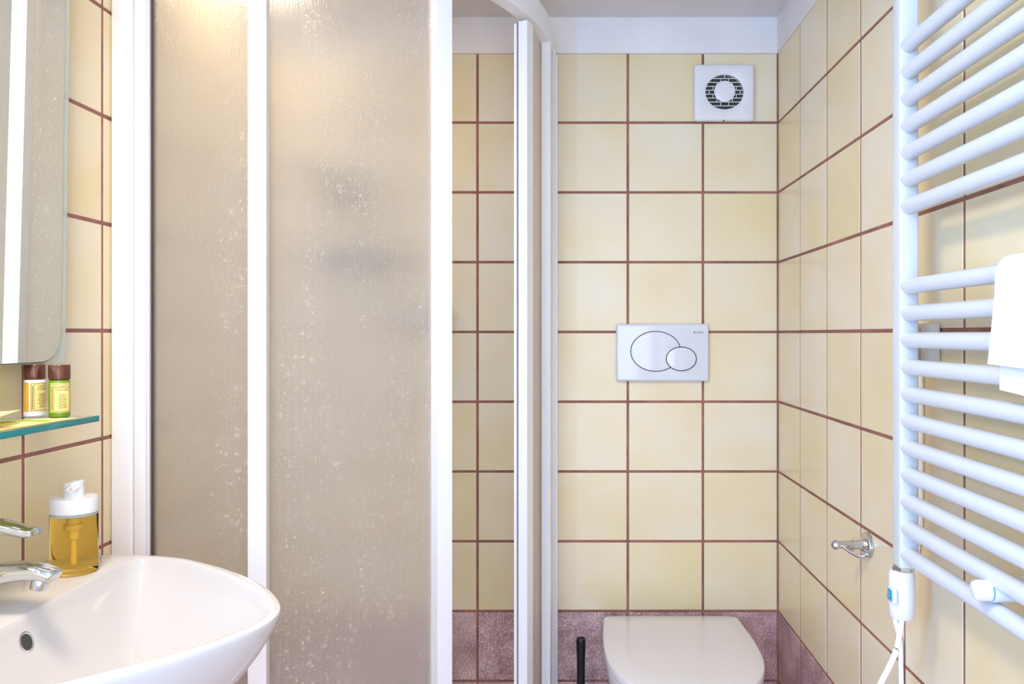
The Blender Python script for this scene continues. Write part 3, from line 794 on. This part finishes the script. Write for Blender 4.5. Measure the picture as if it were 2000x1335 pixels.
tb = text_mesh('1', 0.013); tb.transform(Matrix.Translation((0.5076, 1.176, H-0.4165)) @ Matrix.Rotation(-PI/2, 4, 'Z') @ Matrix.Rotation(PI/2, 4, 'X'))
sub('switch_mark', tb, M['plastic'], he, smooth=False, recalc=False)
ypc = hc[1]+0.028
cwx = XR-0.0055
cord = [(0.530, ypc-0.004, H-0.452), (0.5255, ypc-0.006, H-0.478), (0.5190, ypc-0.008, H-0.5026), (0.5060, ypc-0.010, H-0.529), (0.490, ypc-0.012, H-0.560), (0.476, ypc-0.008, H-0.62), (0.490, ypc+0.03, H-0.72), (0.55, ypc+0.09, H-0.77), (0.592, ypc+0.135, H-0.72),
        (cwx, 1.330, H-0.63), (cwx, 1.333, H-0.56), (cwx, 1.337, H-0.545), (cwx, 1.358, H-0.515), (cwx, 1.350, H-0.475), (cwx, 1.300, H-0.415), (cwx, 1.264, H-0.355), (cwx, 1.257, H-0.28), (cwx, 1.256, H-0.15), (cwx, 1.256, H-0.0485)]
part('cord', tube(smooth_path(cord, 8), 0.0046, 12), M['cable'], rd)

# ------------------------------------------------------------------ wall socket and its cable (behind the radiator)
so = thing('wall_socket', 'beige surface-mounted wall socket behind the towel radiator', 'socket', (XR, 1.232, H-0.015))
part('box', bm_box(XR-0.030, XR-0.0004, 1.198, 1.272, H-0.048, H+0.0175, 0.004, 3), M['socket'], so)
part('face_plate', bm_box(XR-0.034, XR-0.0302, 1.206, 1.264, H-0.043, H+0.013, 0.002, 2), M['socket'], so)
b = tube([(XR-0.037, 1.236, H-0.016), (XR-0.0342, 1.236, H-0.016)], 0.021, 28)
part('outlet_ring', b, M['socket'], so)
for dy in (-0.008, 0.008): part('pin_hole', tube([(XR-0.0373, 1.236+dy, H-0.016), (XR-0.0369, 1.236+dy, H-0.016)], 0.0028, 10), M['line'], so)
# ------------------------------------------------------------------ white towel over the rung
twl_o = thing('hand_towel', 'white terry towel draped over the towel radiator at the right edge', 'towel', (0.52, 0.80, H+0.09))
def drape(prof, y0, y1, th, slope, wav, ny=24):
    P = smooth_path([Vector((x, 0, z)) for x, z in prof], 8)
    n = len(P); b = bmesh.new(); fr = []; bk_ = []
    for i, p in enumerate(P):
        d = (P[min(i+1, n-1)]-P[max(i-1, 0)]).normalized(); nn = Vector((-d.z, 0, d.x))
        f = i/(n-1)
        ra, rb = [], []
        for j in range(ny+1):
            g = j/ny; y = y0+(y1-y0)*g
            wv = wav*math.sin(g*9+1.0)*f*f
            zz = p.z - slope*(1-g if False else g)*f*f
            q = Vector((p.x+wv, y+0.006*math.sin(f*5)*(1-g), H+zz))
            ra.append(b.verts.new(q+nn*th/2)); rb.append(b.verts.new(q-nn*th/2))
        fr.append(ra); bk_.append(rb)
    for i in range(n-1):
        for j in range(ny):
            b.faces.new((fr[i][j], fr[i][j+1], fr[i+1][j+1], fr[i+1][j])); b.faces.new((bk_[i][j], bk_[i+1][j], bk_[i+1][j+1], bk_[i][j+1]))
        b.faces.new((fr[i][0], fr[i+1][0], bk_[i+1][0], bk_[i][0])); b.faces.new((fr[i][ny], bk_[i][ny], bk_[i+1][ny], fr[i+1][ny]))
    for j in range(ny):
        b.faces.new((fr[0][j], bk_[0][j], bk_[0][j+1], fr[0][j+1])); b.faces.new((fr[-1][j], fr[-1][j+1], bk_[-1][j+1], bk_[-1][j]))
    return b
part('inner_fold', drape([(0.556, -0.06), (0.555, 0.03), (0.5500, 0.0765), (0.5335, 0.0888), (0.5175, 0.0765), (0.5140, 0.03), (0.5110, -0.066)], 0.885, 0.69, 0.0032, 0.012, 0.001), M['towel'], twl_o)
part('outer_fold', drape([(0.563, -0.03), (0.5605, 0.05), (0.5540, 0.0795), (0.5335, 0.0930), (0.5130, 0.0795), (0.5070, 0.04), (0.4985, -0.036)], 0.888, 0.69, 0.0042, 0.004, 0.0015), M['towel'], twl_o)

# ------------------------------------------------------------------ chrome hook
HY, HZ = 1.487, H-0.4215
hk = thing('wall_hook', 'chrome wall hook with round base on the right wall tiles', 'hook', (XR, HY, HZ))
def xl(prof, y=HY, z=HZ, n=28):   # lathe about the wall normal (prof: radius, distance from wall)
    return rot_about(lathe([(r, d) for r, d in prof], 0, 0, n), Matrix.Translation((XR, y, z)) @ Matrix.Rotation(-PI/2, 4, 'Y'))
bse = part('base', xl([(0.0245, 0.0004), (0.0245, 0.006), (0.0235, 0.008), (0.015, 0.0088), (0.012, 0.014), (0.0095, 0.0165)]), M['chrome'], hk)
pg = part('peg', xl([(0.0090, 0.012), (0.0090, 0.030), (0.0102, 0.0305), (0.0102, 0.034), (0.0086, 0.0345), (0.0080, 0.052), (0.0075, 0.062), (0.0040, 0.066)]), M['chrome'], hk)
sub('tip', xl([(0.0020, 0.058), (0.0078, 0.061), (0.0098, 0.0665), (0.0078, 0.073), (0.003, 0.0755)], n=24), M['chrome'], pg)
part('lower_arm', tube(smooth_path([(XR-0.056, HY-0.004, HZ+0.001), (XR-0.045, HY-0.006, HZ-0.008), (XR-0.030, HY-0.008, HZ-0.017), (XR-0.020, HY-0.008, HZ-0.0215), (XR-0.012, HY-0.006, HZ-0.020), (XR-0.006, HY-0.004, HZ-0.014)], 6), 0.0042, 14), M['chrome'], hk)
